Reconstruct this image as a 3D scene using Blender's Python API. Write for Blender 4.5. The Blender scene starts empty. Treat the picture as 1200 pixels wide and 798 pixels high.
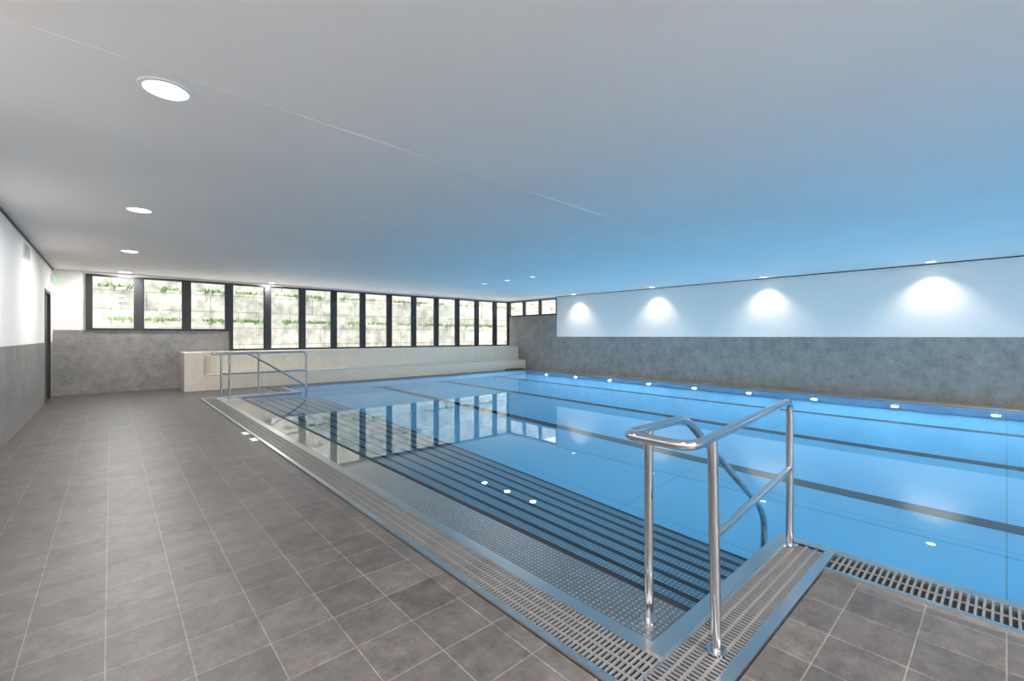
import bpy, math, random
from mathutils import Vector
random.seed(4)
scene = bpy.context.scene
H = 3.19          # ceiling height
XL, XR = -1.09, 14.2
YB, YF = -8.0, 16.0

# ------------------------------------------------------------------ materials
def new_mat(name):
    m = bpy.data.materials.new(name); m.use_nodes = True
    nt = m.node_tree
    return m, nt, nt.nodes['Principled BSDF']
def N(nt, t, **kw):
    n = nt.nodes.new(t)
    for k, v in kw.items():
        setattr(n, k, v)
    return n
def simple(name, col, rough=.5, metal=0., emit=None, es=0.):
    m, nt, b = new_mat(name)
    b.inputs['Base Color'].default_value = (*col, 1)
    b.inputs['Roughness'].default_value = rough
    b.inputs['Metallic'].default_value = metal
    if emit:
        b.inputs['Emission Color'].default_value = (*emit, 1)
        b.inputs['Emission Strength'].default_value = es
    return m
def coords(nt, axes):
    tc = N(nt, 'ShaderNodeTexCoord')
    sp = N(nt, 'ShaderNodeSeparateXYZ'); cb = N(nt, 'ShaderNodeCombineXYZ')
    nt.links.new(tc.outputs['Object'], sp.inputs[0])
    nt.links.new(sp.outputs[axes[0]], cb.inputs[0])
    nt.links.new(sp.outputs[axes[1]], cb.inputs[1])
    return tc.outputs['Object'], cb.outputs[0]
def tiled(name, c1, c2, mortar, w, h, ms, axes='XY', offset=0., rough=.5, noise=.3, nscale=6., bump=.3, stretch=None, shift=(0,0), nr=.65):
    m, nt, b = new_mat(name); L = nt.links.new
    o, uv = coords(nt, axes)
    mp = N(nt, 'ShaderNodeMapping'); mp.inputs['Location'].default_value = (shift[0], shift[1], 0)
    L(uv, mp.inputs[0])
    br = N(nt, 'ShaderNodeTexBrick', offset=offset)
    L(mp.outputs[0], br.inputs['Vector'])
    br.inputs['Scale'].default_value = 1
    br.inputs['Brick Width'].default_value = w
    br.inputs['Row Height'].default_value = h
    br.inputs['Mortar Size'].default_value = ms
    br.inputs['Mortar Smooth'].default_value = .1
    br.inputs['Color1'].default_value = (*c1, 1)
    br.inputs['Color2'].default_value = (*c2, 1)
    br.inputs['Mortar'].default_value = (*mortar, 1)
    n1 = N(nt, 'ShaderNodeTexNoise'); n1.inputs['Scale'].default_value = nscale
    n1.inputs['Detail'].default_value = 9; n1.inputs['Roughness'].default_value = nr
    if stretch:
        ms_ = N(nt, 'ShaderNodeMapping'); ms_.inputs['Scale'].default_value = stretch
        L(o, ms_.inputs[0]); L(ms_.outputs[0], n1.inputs['Vector'])
    else:
        L(o, n1.inputs['Vector'])
    rp = N(nt, 'ShaderNodeMapRange')
    rp.inputs['From Min'].default_value = .3; rp.inputs['From Max'].default_value = .7
    rp.inputs['To Min'].default_value = 1-noise; rp.inputs['To Max'].default_value = 1+noise
    L(n1.outputs['Fac'], rp.inputs[0])
    mx = N(nt, 'ShaderNodeVectorMath', operation='SCALE')
    L(br.outputs['Color'], mx.inputs[0]); L(rp.outputs[0], mx.inputs['Scale'])
    L(mx.outputs[0], b.inputs['Base Color'])
    b.inputs['Roughness'].default_value = rough
    bp = N(nt, 'ShaderNodeBump'); bp.inputs['Strength'].default_value = bump
    bp.inputs['Distance'].default_value = .004
    ad = N(nt, 'ShaderNodeMath', operation='MULTIPLY_ADD')
    L(br.outputs['Fac'], ad.inputs[0]); ad.inputs[1].default_value = -1.
    L(n1.outputs['Fac'], ad.inputs[2])
    L(ad.outputs[0], bp.inputs['Height']); L(bp.outputs[0], b.inputs['Normal'])
    return m
def concrete(name, c, axes, w=2.4, h=1.2, shift=(0,0)):
    return tiled(name, c, tuple(x*.95 for x in c), tuple(x*.8 for x in c), w, h, .003, axes, rough=.42, noise=.42, nscale=3.2, bump=.12, shift=shift, nr=.85)

M_tile = tiled('floor_tile', (.080,.069,.063), (.056,.049,.045), (.14,.127,.118), .3, .3, .003, rough=.43, noise=.75, nscale=5, bump=.45, shift=(.02,.0), nr=.9)
M_tan = tiled('tan_tile', (.36,.26,.18), (.32,.23,.16), (.2,.17,.14), .3, .15, .004, rough=.45, noise=.15)
M_greyX = concrete('grey_panel_x', (.235,.222,.208), 'YZ', 1.2, 3)
M_greyY = concrete('grey_panel_y', (.235,.222,.208), 'XZ', 1.2, 3)
M_mosaic = tiled('beige_mosaic', (.82,.72,.59), (.76,.66,.54), (.58,.5,.41), .025, .025, .0016, 'XZ', rough=.3, noise=.06, bump=.1)
M_mosaicT = tiled('beige_mosaic_top', (.86,.78,.67), (.8,.73,.62), (.6,.54,.46), .025, .025, .0016, 'XY', rough=.3, noise=.06, bump=.1)
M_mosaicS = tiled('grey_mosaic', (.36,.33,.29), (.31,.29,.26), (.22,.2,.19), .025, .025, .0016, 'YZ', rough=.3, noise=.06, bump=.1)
M_white = simple('white_paint', (.84,.79,.745), .7)
m, nt, b = new_mat('ceiling_plaster'); M_ceil = m
b.inputs['Roughness'].default_value = .75
o, uv = coords(nt, 'XY')
n1 = N(nt, 'ShaderNodeTexNoise'); n1.inputs['Scale'].default_value = .7; n1.inputs['Detail'].default_value = 6
nt.links.new(o, n1.inputs['Vector'])
cr = N(nt, 'ShaderNodeValToRGB')
cr.color_ramp.elements[0].position = .3; cr.color_ramp.elements[0].color = (.86,.81,.765,1)
cr.color_ramp.elements[1].position = .7; cr.color_ramp.elements[1].color = (.9,.85,.805,1)
nt.links.new(n1.outputs['Fac'], cr.inputs[0]); nt.links.new(cr.outputs[0], b.inputs['Base Color'])
M_black = simple('black_frame', (.018,.019,.022), .4)
M_void = simple('drain_shade', (.008,.009,.012), .6)  # near-black colour for the shade below the grate bars
M_steel = simple('polished_steel', (.62,.63,.65), .09, 1.)
M_steelb = simple('brushed_steel', (.56,.57,.58), .28, 1.)
M_grate = simple('grate_steel', (.2,.19,.185), .4, .45)
M_nose = simple('black_nosing', (.004,.006,.014), .6)
M_sign = simple('white_plate', (.8,.8,.78), .4)
M_door = simple('door_dark', (.05,.052,.056), .45)
M_green = simple('exit_green', (.02,.4,.15), .4, 0, (.03,.8,.3), .8)
M_lampem = simple('lamp_diffuser', (.9,.9,.9), .5, 0, (1,.97,.9), 5.)
M_lampsm = simple('small_lamp_diffuser', (.9,.9,.9), .5, 0, (1,.97,.9), 1.6)
M_lamprim = simple('lamp_rim', (.85,.85,.85), .4)
M_pooll = simple('pool_lamp_lens', (.9,.95,1), .3, 0, (.8,.93,1), 3.)
M_spotem = simple('spot_lens', (.9,.9,.9), .5, 0, (1,.95,.85), 8.)

def pool_steel(name, base, plate=False, w=1.5, h=3.0, wet=False, lo=.7, hi=1.2):
    m, nt, b = new_mat(name); L = nt.links.new
    o, uv = coords(nt, 'XY')
    br = N(nt, 'ShaderNodeTexBrick', offset=0.)
    L(uv, br.inputs['Vector'])
    br.inputs['Scale'].default_value = 1
    br.inputs['Brick Width'].default_value = w; br.inputs['Row Height'].default_value = h
    br.inputs['Mortar Size'].default_value = .006
    br.inputs['Color1'].default_value = (*base, 1)
    br.inputs['Color2'].default_value = (*[x*.95 for x in base], 1)
    br.inputs['Mortar'].default_value = (*[x*.6 for x in base], 1)
    L(br.outputs['Color'], b.inputs['Base Color'])
    b.inputs['Metallic'].default_value = .2
    b.inputs['Roughness'].default_value = .42
    if plate:
        v = N(nt, 'ShaderNodeTexVoronoi'); v.inputs['Scale'].default_value = 32
        v.inputs['Randomness'].default_value = .1
        L(o, v.inputs['Vector'])
        mr = N(nt, 'ShaderNodeMapRange'); mr.inputs['From Min'].default_value = .2; mr.inputs['From Max'].default_value = .42
        mr.inputs['To Min'].default_value = 1; mr.inputs['To Max'].default_value = 0
        L(v.outputs['Distance'], mr.inputs[0])
        mc = N(nt, 'ShaderNodeMix', data_type='RGBA')
        L(mr.outputs[0], mc.inputs['Factor']); mc.inputs['A'].default_value = (*[x*lo for x in base],1); mc.inputs['B'].default_value = (*[min(1,x*hi) for x in base],1)
        L(mc.outputs['Result'], b.inputs['Base Color'])
        bp = N(nt, 'ShaderNodeBump'); bp.inputs['Strength'].default_value = .9; bp.inputs['Distance'].default_value = .005
        L(mr.outputs[0], bp.inputs['Height']); L(bp.outputs[0], b.inputs['Normal'])
        b.inputs['Metallic'].default_value = .6
        b.inputs['Roughness'].default_value = .32
        if wet:
            b.inputs['Metallic'].default_value = .9
            b.inputs['Roughness'].default_value = .3
            b.inputs['Coat Weight'].default_value = 1.; b.inputs['Coat Roughness'].default_value = .01; b.inputs['Coat IOR'].default_value = 1.45
    return m
M_basin = pool_steel('pool_basin_steel', (.18,.50,.72))
M_step = pool_steel('step_steel', (.34,.46,.54), True, .26, 3., False, .6, 1.3)
M_ledge = pool_steel('wet_ledge_steel', (.42,.41,.40), True, .26, 3., True, .5, 1.5)

# water
m = bpy.data.materials.new('water'); m.use_nodes = True; nt = m.node_tree
for n in list(nt.nodes): nt.nodes.remove(n)
out = N(nt, 'ShaderNodeOutputMaterial'); g = N(nt, 'ShaderNodeBsdfGlass')
g.inputs['IOR'].default_value = 1.33; g.inputs['Roughness'].default_value = 0.
g.inputs['Color'].default_value = (.9,.97,1,1)
tc = N(nt, 'ShaderNodeTexCoord'); ns = N(nt, 'ShaderNodeTexNoise')
ns.inputs['Scale'].default_value = 1.6; ns.inputs['Detail'].default_value = 2
bp = N(nt, 'ShaderNodeBump'); bp.inputs['Strength'].default_value = .06; bp.inputs['Distance'].default_value = .005
nt.links.new(tc.outputs['Object'], ns.inputs['Vector']); nt.links.new(ns.outputs['Fac'], bp.inputs['Height'])
nt.links.new(bp.outputs[0], g.inputs['Normal']); nt.links.new(g.outputs[0], out.inputs['Surface'])
M_water = m
# thin window glass
m = bpy.data.materials.new('window_glass'); m.use_nodes = True; nt = m.node_tree
for n in list(nt.nodes): nt.nodes.remove(n)
out = N(nt, 'ShaderNodeOutputMaterial'); t = N(nt, 'ShaderNodeBsdfTransparent'); gl = N(nt, 'ShaderNodeBsdfGlossy')
gl.inputs['Roughness'].default_value = 0.
mx = N(nt, 'ShaderNodeMixShader'); mx.inputs[0].default_value = .04
nt.links.new(t.outputs[0], mx.inputs[1]); nt.links.new(gl.outputs[0], mx.inputs[2])
nt.links.new(mx.outputs[0], out.inputs['Surface']); M_glass = m
M_stone = tiled('terrace_stone', (.36,.35,.30), (.29,.285,.245), (.15,.145,.12), 1.8, .6, .012, 'XZ', offset=.5, rough=.85, noise=.5, nscale=3, bump=.4)
M_stoneR = tiled('terrace_stone_side', (.5,.5,.46), (.44,.44,.4), (.24,.235,.2), 1.8, .6, .012, 'YZ', offset=.5, rough=.85, noise=.35, nscale=3, bump=.4)
M_soil = simple('terrace_soil', (.2,.21,.13), .9)
M_bounce = simple('bounce_gravel', (.65,.65,.63), .9)  # kept pale to reflect daylight up indoors
M_leaf = simple('leaf_green', (.12,.20,.06), .7)

# ------------------------------------------------------------------ mesh helpers
class MB:
    def __init__(s): s.v=[]; s.f=[]; s.mi=[]; s.mats=[]
    def mat(s, m):
        if m not in s.mats: s.mats.append(m)
        return s.mats.index(m)
    def box(s, x0,x1,y0,y1,z0,z1, m):
        i=len(s.v); k=s.mat(m)
        s.v += [(x0,y0,z0),(x1,y0,z0),(x1,y1,z0),(x0,y1,z0),(x0,y0,z1),(x1,y0,z1),(x1,y1,z1),(x0,y1,z1)]
        for f in [(0,3,2,1),(4,5,6,7),(0,1,5,4),(1,2,6,5),(2,3,7,6),(3,0,4,7)]:
            s.f.append(tuple(i+a for a in f)); s.mi.append(k)
    def poly(s, pts, m):
        i=len(s.v); s.v += pts; s.f.append(tuple(range(i,i+len(pts)))); s.mi.append(s.mat(m))
    def disc(s, c, r, n, m, axis='Z', seg=32, r0=0., depth=0.):
        i=len(s.v); k=s.mat(m)
        def P(rr,a,h):
            u,w=rr*math.cos(a),rr*math.sin(a)
            if axis=='Z': return (c[0]+u,c[1]+w,c[2]+h)
            if axis=='X': return (c[0]+h,c[1]+u,c[2]+w)
            return (c[0]+u,c[1]+h,c[2]+w)
        for h in ((0,depth) if depth else (0,)):
            for a in range(seg):
                s.v.append(P(r,2*math.pi*a/seg,h))
        if r0:
            for h in ((0,depth) if depth else (0,)):
                for a in range(seg):
                    s.v.append(P(r0,2*math.pi*a/seg,h))
        lay = 2 if depth else 1
        for l in range(lay):
            b0=i+l*seg
            if r0:
                b1=i+(lay+l)*seg
                for a in range(seg):
                    s.f.append((b0+a,b0+(a+1)%seg,b1+(a+1)%seg,b1+a)); s.mi.append(k)
            else:
                s.f.append(tuple(b0+a for a in range(seg))); s.mi.append(k)
        if depth:
            for b in ([i] + ([i+2*seg] if r0 else [])):
                for a in range(seg):
                    s.f.append((b+a,b+(a+1)%seg,b+seg+(a+1)%seg,b+seg+a)); s.mi.append(k)
    def obj(s, name, parent=None, loc=None, bevel=0.):
        me=bpy.data.meshes.new(name); me.from_pydata(s.v,[],s.f)
        for m in s.mats: me.materials.append(m)
        me.polygons.foreach_set('material_index', s.mi); me.update()
        o=bpy.data.objects.new(name, me); scene.collection.objects.link(o)
        if parent: o.parent=parent
        if bevel:
            b=o.modifiers.new('bevel','BEVEL'); b.width=bevel; b.segments=2; b.limit_method='ANGLE'
        return o
def empty(name, loc=(0,0,0)):
    e=bpy.data.objects.new(name,None); e.location=loc; scene.collection.objects.link(e); return e

# ------------------------------------------------------------------ room shell
f=MB()
f.box(XL,1.58,YB,YF,-.2,0,M_tile)
f.box(1.58,3.38,YB,.78,-.2,0,M_tile)
f.box(1.58,3.38,12.92,YF,-.2,0,M_tile)
f.box(3.38,XR,14.57,YF,-.2,0,M_tile)
f.box(13.72,XR,YB,14.57,-.2,0,M_tan)
f.obj('floor')

w=MB()
w.box(XL-.2,XL,YB,14.24,0,H,M_white); w.box(XL-.2,XL,15.46,YF,0,H,M_white); w.box(XL-.2,XL,14.24,15.46,2.56,H,M_white)
w.box(XL,XL+.006,YB,14.24,0,1.36,M_greyX); w.box(XL,XL+.006,15.46,YF,0,1.36,M_greyX)
w.obj('wall_left')
w=MB()
w.box(XL-.2,XR+.2,YF,YF+.25,0,1.05,M_greyY)
w.box(XL-.2,2.70,YF,YF+.25,1.05,1.66,M_greyY)
w.box(XL-.2,-.49,YF,YF+.25,1.66,H,M_white)
w.box(-.49,XR+.2,YF,YF+.25,3.13,H,M_white)
w.obj('wall_far')
w=MB()
w.box(XR,XR+.2,YB,12.9,0,H,M_white)
w.box(XR,XR+.2,12.9,YF,0,2.42,M_greyX)
w.box(XR,XR+.2,12.9,YF,3.13,H,M_white)
w.box(XR-.006,XR,YB,12.9,0,1.48,M_greyX)
w.obj('wall_right')
w=MB(); w.box(XL-.2,XR+.2,YB-.2,YB,0,H,M_white); w.obj('wall_back')
# ceiling, with shallow joint running across
c=MB()
ya,yb=3.52,4.2
def prism(mb,p,z0,z1,m):
    n=len(p); mb.poly([(x,y,z0) for x,y in p][::-1],m); mb.poly([(x,y,z1) for x,y in p],m)
    for i in range(n):
        a,b=p[i],p[(i+1)%n]; mb.poly([(a[0],a[1],z0),(b[0],b[1],z0),(b[0],b[1],z1),(a[0],a[1],z1)],m)
prism(c,[(XL-.2,ya),(XR+.2,yb),(XR+.2,YF+.3),(XL-.2,YF+.3)],H,H+.3,M_ceil)
prism(c,[(XL-.2,YB-.2),(XR+.2,YB-.2),(XR+.2,yb),(XL-.2,ya)],H+.003,H+.3,M_ceil)
c.obj('ceiling')
t=MB(); t.box(XL,XL+.02,YB,YF,H-.03,H,M_black); t.obj('shadow_gap_1')  # black strip stands in for the shadow gap under the ceiling
t=MB(); t.box(XR-.02,XR,YB,12.9,H-.02,H,M_black); t.obj('shadow_gap_2')  # same dark strip for the shadow line on the right wall

def window(name, x0,x1,z0,z1, axis='X', y=YF, left=.1, right=.1):
    mb=MB()
    def bx(a0,a1,c0,c1,d0,d1,m):
        if axis=='X': mb.box(a0,a1,y+d0,y+d1,c0,c1,m)
        else: mb.box(XR+d0,XR+d1,a0,a1,c0,c1,m)
    bx(x0,x0+left,z0,z1,-.03,.12,M_black); bx(x1-right,x1,z0,z1,-.03,.12,M_black)
    bx(x0+left,x1-right,z0,z0+.06,-.03,.12,M_black); bx(x0+left,x1-right,z1-.05,z1,-.03,.12,M_black)
    s=.025
    bx(x0+left,x0+left+s,z0+.06,z1-.05,.02,.08,M_black); bx(x1-right-s,x1-right,z0+.06,z1-.05,.02,.08,M_black)
    bx(x0+left,x1-right,z0+.06,z1-.05,.045,.055,M_glass)
    return mb.obj(name)
px=1.065; x=-.49; k=1
for i in range(14):
    x1=min(x+px,XR)
    if i==13: x1=XR
    window(f'window_{k}', x, x1, 1.66 if i<3 else 1.05, 3.13, left=.11 if i==0 else .085, right=.085 if i<13 else .04)
    x=x1; k+=1
for j in range(3):
    window(f'window_{k}', 12.9+j*1.033, 12.9+(j+1)*1.033, 2.42, 3.13, axis='Y', left=.04, right=.04); k+=1

# door in left wall
d=MB()
d.box(XL-.12,XL+.012,14.24,14.31,0,2.56,M_black); d.box(XL-.12,XL+.012,15.39,15.46,0,2.56,M_black)
d.box(XL-.12,XL+.012,14.31,15.39,2.49,2.56,M_black)
d.box(XL-.09,XL-.045,14.31,15.39,.0,2.49,M_door)
d.box(XL-.045,XL+.035,14.42,14.44,1.04,1.06,M_steel); d.box(XL+.02,XL+.04,14.42,14.57,1.04,1.06,M_steel)
d.box(XL-.045,XL-.035,14.39,14.47,.92,1.16,M_steel)
d.box(XL-.2,XL-.19,14.24,15.46,-.1,2.56,M_door)
d.box(XL-.19,XL,14.24,15.46,-.1,0,M_door)
d.obj('door_1')
s=MB(); s.box(XL+.0,XL+.05,15.5,15.85,2.82,3.0,M_lamprim); s.box(XL+.05,XL+.055,15.51,15.84,2.83,2.99,M_green); s.obj('exit_sign')
v=MB(); v.box(XL,XL+.015,11.0,11.7,2.82,3.08,M_lamprim)
for i in range(9): v.box(XL+.015,XL+.02,11.03,11.67,2.84+i*.026,2.852+i*.026,M_grate)
v.obj('air_vent')

# ------------------------------------------------------------------ tiled bench below windows
b=MB()
b.box(1.47,XR-.01,15.3,15.99,0,1.04,M_mosaic)
b.box(1.47,XR-.01,15.3,15.99,1.04,1.05,M_mosaicT)
b.box(1.9,XR-.01,14.82,15.3,0,.40,M_mosaic); b.box(1.9,XR-.01,14.80,15.3,.40,.43,M_mosaicT)
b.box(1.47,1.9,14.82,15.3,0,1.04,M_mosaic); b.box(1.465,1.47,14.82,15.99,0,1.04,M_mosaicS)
b.box(1.47,1.9,14.82,15.3,1.04,1.05,M_mosaicT)
b.obj('tiled_bench')

# ------------------------------------------------------------------ pool basin
D=-1.3
out_=[(3.76,YB+.3),(3.76,1.14),(1.96,1.14),(1.96,12.56),(3.76,12.56),(3.76,14.3),(13.45,14.3),(13.45,YB+.3)]
p=MB()
n=len(out_)
for i in range(n):
    a,bb=out_[i],out_[(i+1)%n]
    p.poly([(a[0],a[1],D),(bb[0],bb[1],D),(bb[0],bb[1],-.002),(a[0],a[1],-.002)],M_basin)
p.poly([(x,y,D) for x,y in out_][::-1],M_basin)
for lx in (6.6,9.1,11.65):
    p.box(lx-.12,lx+.12,YB+.3,13.9,D,D+.004,M_nose)
    p.box(lx-.35,lx+.35,13.6,13.82,D,D+.0045,M_nose)
p.obj('pool_basin')
st=MB()
y0,y1=1.142,12.558
for i in range(8):
    z=-.006 if i==0 else -.025-.158*i
    xe=2.38+.26*i
    xs=1.962 if i==0 else xe-.26
    st.box(xs,xe,y0,y1,D+.001,z,M_step if i else M_ledge)
    st.box(xe-.04,xe+.004,y0,y1,z-.02,z+.004,M_nose)
st.obj('pool_steps')
wt=MB(); wt.poly([(x,y,-.012) for x,y in out_][::-1],M_water); wt.obj('pool_water')

# ------------------------------------------------------------------ gutter grates
def grate(mb,x0,x1,y0,y1,across,pitch=.03,bar=.015,ribs=2):
    mb.box(x0,x1,y0,y1,-.15,.0,M_void)  # solid dark block in place of a shaded open trench
    fr=.012
    if across=='X':
        mb.box(x0,x0+fr,y0,y1,.0,.016,M_steelb); mb.box(x1-fr,x1,y0,y1,.0,.016,M_steelb)
        for r in range(1,ribs+1):
            xx=x0+(x1-x0)*r/(ribs+1); mb.box(xx-.007,xx+.007,y0,y1,.006,.0135,M_grate)
        k=int((y1-y0)/pitch)
        for i in range(k):
            yy=y0+i*pitch; mb.box(x0+fr,x1-fr,yy,yy+bar,.006,.014,M_grate)
    else:
        mb.box(x0,x1,y0,y0+fr,.0,.016,M_steelb); mb.box(x0,x1,y1-fr,y1,.0,.016,M_steelb)
        for r in range(1,ribs+1):
            yy=y0+(y1-y0)*r/(ribs+1); mb.box(x0,x1,yy-.007,yy+.007,.006,.0135,M_grate)
        k=int((x1-x0)/pitch)
        for i in range(k):
            xx=x0+i*pitch; mb.box(xx,xx+bar,y0+fr,y1-fr,.006,.014,M_grate)
G=MB(); grate(G,1.615,1.88,1.06,12.64,'X',.026,.0115,3)
G.box(1.585,1.615,.78,12.92,-.1,.017,M_steelb)
G.box(1.88,1.96,1.06,12.64,-.15,.012,M_steelb)
G.obj('gutter_grate')
G=MB(); grate(G,1.615,3.66,.83,1.06,'Y',.026,.0115,3)
G.box(1.615,3.70,.785,.83,-.1,.018,M_steelb)
G.box(1.88,3.76,1.06,1.14,-.15,.03,M_steelb)
G.obj('gutter_grate')
G=MB(); grate(G,1.615,3.66,12.64,12.88,'Y',.026,.0115,3)
G.box(1.615,3.70,12.88,12.92,-.1,.018,M_steelb); G.box(1.88,3.76,12.56,12.64,-.15,.03,M_steelb)
G.obj('gutter_grate')
G=MB(); grate(G,3.41,3.68,YB+.3,.785,'X',.032,.012,1)
G.box(3.38,3.41,YB+.3,.785,-.1,.017,M_steelb); G.box(3.68,3.76,YB+.3,1.06,-.15,.012,M_steelb)
G.obj('gutter_grate')
G=MB(); grate(G,3.41,3.68,12.92,14.3,'X',.034,.014,1); G.box(3.68,3.76,12.64,14.3,-.15,.012,M_steelb)
G.obj('gutter_grate')
G=MB(); grate(G,3.41,13.7,14.34,14.57,'Y',.034,.014,1); G.box(3.68,13.5,14.3,14.34,-.15,.012,M_steelb)
G.obj('gutter_grate')
G=MB(); grate(G,13.5,13.72,YB+.3,14.3,'X',.05,.02,0); G.box(13.45,13.5,YB+.3,14.34,-.15,.012,M_steelb)
G.obj('gutter_grate')
q=MB()
for yy in (7.2,7.75):
    q.box(1.50,1.58,yy,yy+.22,.0,.004,M_sign)
q.obj('depth_marker_plates')
q=MB(); q.box(12.9,13.9,14.6,14.78,0,.05,M_black); q.obj('rubber_mat')

# ------------------------------------------------------------------ handrails
def fillet(pts,r,seg=8):
    P=[Vector(p) for p in pts]; o=[P[0]]
    for i in range(1,len(P)-1):
        a=(P[i-1]-P[i]); b_=(P[i+1]-P[i]); rr=min(r,a.length*.45,b_.length*.45)
        a.normalize(); b_.normalize()
        s=P[i]+a*rr; e=P[i]+b_*rr
        for k in range(seg+1):
            t=k/seg; o.append((1-t)**2*s+2*t*(1-t)*P[i]+t*t*e)
    o.append(P[-1]); return o
def tube(name,pts,r,parent,fr=.1):
    cu=bpy.data.curves.new(name,'CURVE'); cu.dimensions='3D'; cu.bevel_depth=r; cu.bevel_resolution=6; cu.use_fill_caps=True
    P=fillet(pts,fr) if len(pts)>2 else [Vector(p) for p in pts]
    sp=cu.splines.new('POLY'); sp.points.add(len(P)-1)
    for i,p_ in enumerate(P): sp.points[i].co=(*p_,1)
    sp.use_smooth=True
    cu.materials.append(M_steel)
    o=bpy.data.objects.new(name,cu); scene.collection.objects.link(o); o.parent=parent; return o
def flange(parent,x,y,z=0.0):
    mb=MB(); mb.disc((x,y,z),.045,0,M_steel,depth=.012); mb.obj('foot_flange',parent)
R=.0235
e=empty('pool_handrail')
Z=1.015
tube('top_rail',[(3.58,1.03,.016),(3.58,1.03,Z+.03),(1.88,.92,Z),(1.88,1.27,Z),(2.52,1.27,Z),(3.70,1.27,.20),(3.80,1.27,.06),(3.80,1.27,-.9)],R,e,.1)
tube('post_1',[(2.12,.915,.016),(2.12,.935,Z)],R,e)
tube('post_2',[(2.12,1.27,-.006),(2.12,1.27,Z)],R,e)
tube('mid_rail',[(2.12,.93,.55),(3.58,1.03,.56)],R*.85,e)
flange(e,2.12,.915,.016); flange(e,2.12,1.27,-.006); flange(e,3.58,1.03,.016)
e=empty('pool_handrail')
Z=1.08
tube('top_rail',[(3.95,12.76,.0),(3.95,12.76,Z),(1.78,12.76,Z),(1.78,12.4,Z),(2.5,12.4,Z),(3.78,12.4,.24),(3.86,12.4,.1),(3.86,12.4,-.9)],R,e,.1)
tube('post_1',[(1.99,12.76,.016),(1.99,12.76,Z)],R,e)
tube('post_2',[(2.10,12.4,-.006),(2.10,12.4,Z)],R,e)
tube('post_3',[(2.8,12.76,.016),(2.8,12.76,Z)],R,e)
tube('mid_rail',[(1.99,12.76,.58),(3.95,12.76,.58)],R*.85,e)
flange(e,1.99,12.76,.016); flange(e,2.8,12.76,.016)

# ------------------------------------------------------------------ lights
def area(name,loc,size,power,col,rot=(0,0,0),parent=None,spread=180):
    l=bpy.data.lights.new(name,'AREA'); l.shape='DISK'; l.size=size; l.energy=power; l.color=col; l.spread=math.radians(spread)
    o=bpy.data.objects.new(name,l); o.location=loc; o.rotation_euler=rot; scene.collection.objects.link(o); o.parent=parent; return o
def downlight(x,y,r,power,zc=H,em=None):
    e=empty('ceiling_light')
    mb=MB(); mb.disc((x,y,zc-.012),r,0,M_lamprim,r0=r*.82,depth=.012); mb.obj('rim',e)
    mb=MB(); mb.disc((x,y,zc-.004),r*.83,0,em or M_lampem); mb.obj('diffuser',e)
    area('lamp',(x,y,zc-.02),r*1.6,power,(1,.985,.965),parent=e,spread=180)
for y in (-7.0,-3.9,-.05): downlight(.28,y,.155,185,H+.003)  # row carried on unseen behind the camera, stronger to brighten the room
for y in (3.85,7.75,11.65,15.5): downlight(.28,y,.155,78)
for y in (-6,-4,-2): downlight(2.4,y,.155,220,H+.003)  # unseen extra lamps, added behind the camera as neutral fill
for y in (9.0,10.1,11.2): downlight(8.9,y,.10,25,em=M_lampsm)
downlight(3.8,15.6,.11,40)
for y in (-5.9,-2.4,1.15,4.65,8.15,11.65):
    e=empty('wall_washer_light')
    zc=H if y>4.3 else H+.003
    mb=MB(); mb.disc((13.82,y,zc-.012),.11,0,M_lamprim,r0=.085,depth=.012); mb.obj('rim',e)
    mb=MB(); mb.disc((13.82,y,zc-.004),.086,0,M_spotem); mb.obj('lens',e)
    l=bpy.data.lights.new('spot','SPOT'); l.energy=92; l.spot_size=math.radians(112); l.spot_blend=.85; l.color=(1,.92,.8); l.shadow_soft_size=.05
    o=bpy.data.objects.new('spot',l); o.location=(13.82,y,zc-.03); o.rotation_euler=(0,0,0); scene.collection.objects.link(o); o.parent=e
ys=[.15+1.58*k for k in range(-4,9)]
for y in ys:
    e=empty('underwater_light')
    mb=MB(); mb.disc((13.449,y,-.95),.09,0,M_steelb,axis='X',r0=.065,depth=-.015); mb.obj('rim',e)
    mb=MB(); mb.disc((13.44,y,-.95),.062,0,M_pooll,axis='X'); mb.obj('lens',e)
    area('lamp',(13.42,y,-.8),.12,98,(.42,.77,1),rot=(0,math.radians(90+8),0),parent=e)

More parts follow.
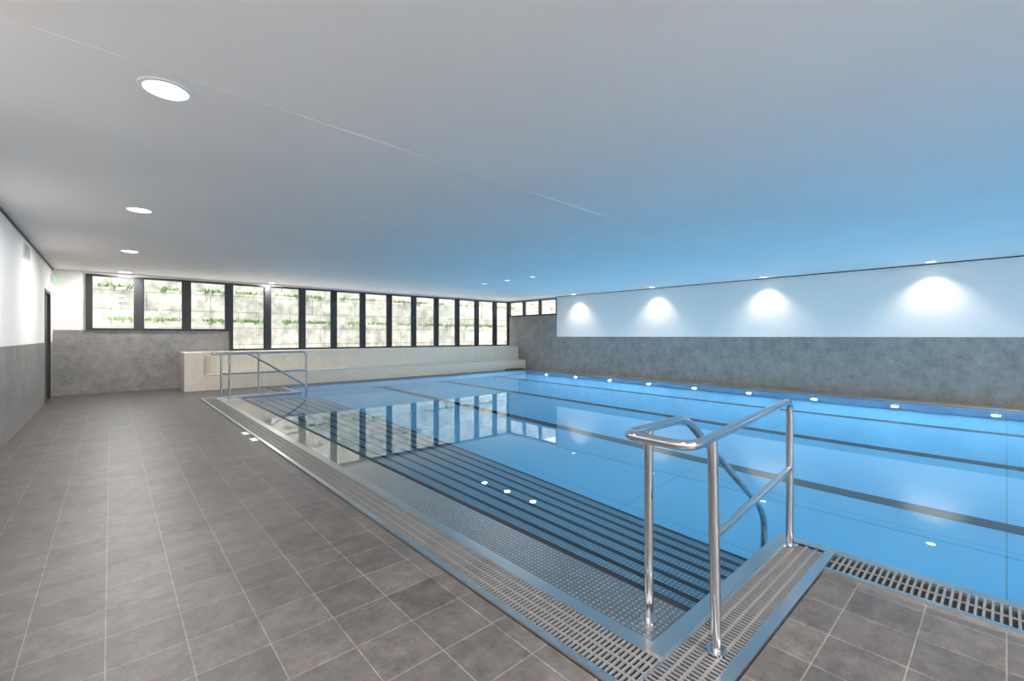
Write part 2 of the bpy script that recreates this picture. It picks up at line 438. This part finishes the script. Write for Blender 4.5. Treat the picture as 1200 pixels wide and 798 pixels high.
# ------------------------------------------------------------------ outside terraces
o=MB()
o.box(-8,22,16.25,18.6,.3,.75,M_bounce)  # unseen strip below the sills, added to bounce daylight onto the ceiling
lv=[(18.6,.3,2.0),(19.5,1.9,3.1),(20.6,3.0,4.4),(22,4.3,5.8)]
for i,(yy,z0,z1) in enumerate(lv):
    o.box(-8,26,yy,yy+.3,z0,z1,M_stone)
    o.box(-8,26,yy+.3,(lv[i+1][0] if i<3 else 26),z1-.3,z1-.05,M_soil)
o.obj('terrace_wall')
o=MB(); o.box(19.0,19.3,8,18.5,.3,2.9,M_stoneR); o.box(14.4,19,8,18.5,.3,.6,M_bounce); o.obj('terrace_side_wall')
L=MB()
for i,(yy,z0,z1) in enumerate(lv[:3]):
    for k in range(420):
        cx=random.uniform(-4,18); cy=yy+random.uniform(.0,.5); 
        if math.sin(cx*2.3+i)+math.sin(cx*5.1)<-.4: continue
        for q_ in range(6):
            a=random.uniform(0,6.28); l=random.uniform(.06,.22); ww=.03
            bx,by=cx+random.uniform(-.08,.08),cy+random.uniform(-.08,.08); zb=z1-.06
            tx,ty=bx+math.cos(a)*l*.6,by+math.sin(a)*l*.6
            L.poly([(bx-ww,by,zb),(bx+ww,by,zb),(tx+ww*.7,ty,zb+l*.8),(tx,ty,zb+l),(tx-ww*.7,ty,zb+l*.7)],M_leaf)
L.obj('terrace_plants')
s=bpy.data.lights.new('sun','SUN'); s.energy=8.0; s.angle=.02; s.color=(1,.96,.88)
so=bpy.data.objects.new('sun',s); so.rotation_euler=(math.radians(20),0,math.radians(-12)); scene.collection.objects.link(so)
W=bpy.data.worlds.new('sky'); scene.world=W; W.use_nodes=True
bg=W.node_tree.nodes['Background']; bg.inputs[0].default_value=(.88,.93,1,1); bg.inputs[1].default_value=3.8

# ------------------------------------------------------------------ camera
cam=bpy.data.cameras.new('camera'); co=bpy.data.objects.new('camera',cam); scene.collection.objects.link(co)
co.location=(0,0,1.5); co.rotation_euler=(math.radians(90),0,math.radians(-42))
cam.sensor_width=36; cam.lens=522/1200*36; cam.shift_y=-5/1200; cam.clip_start=.02
scene.camera=co
scene.view_settings.view_transform='Standard'
scene.view_settings.exposure=0.08
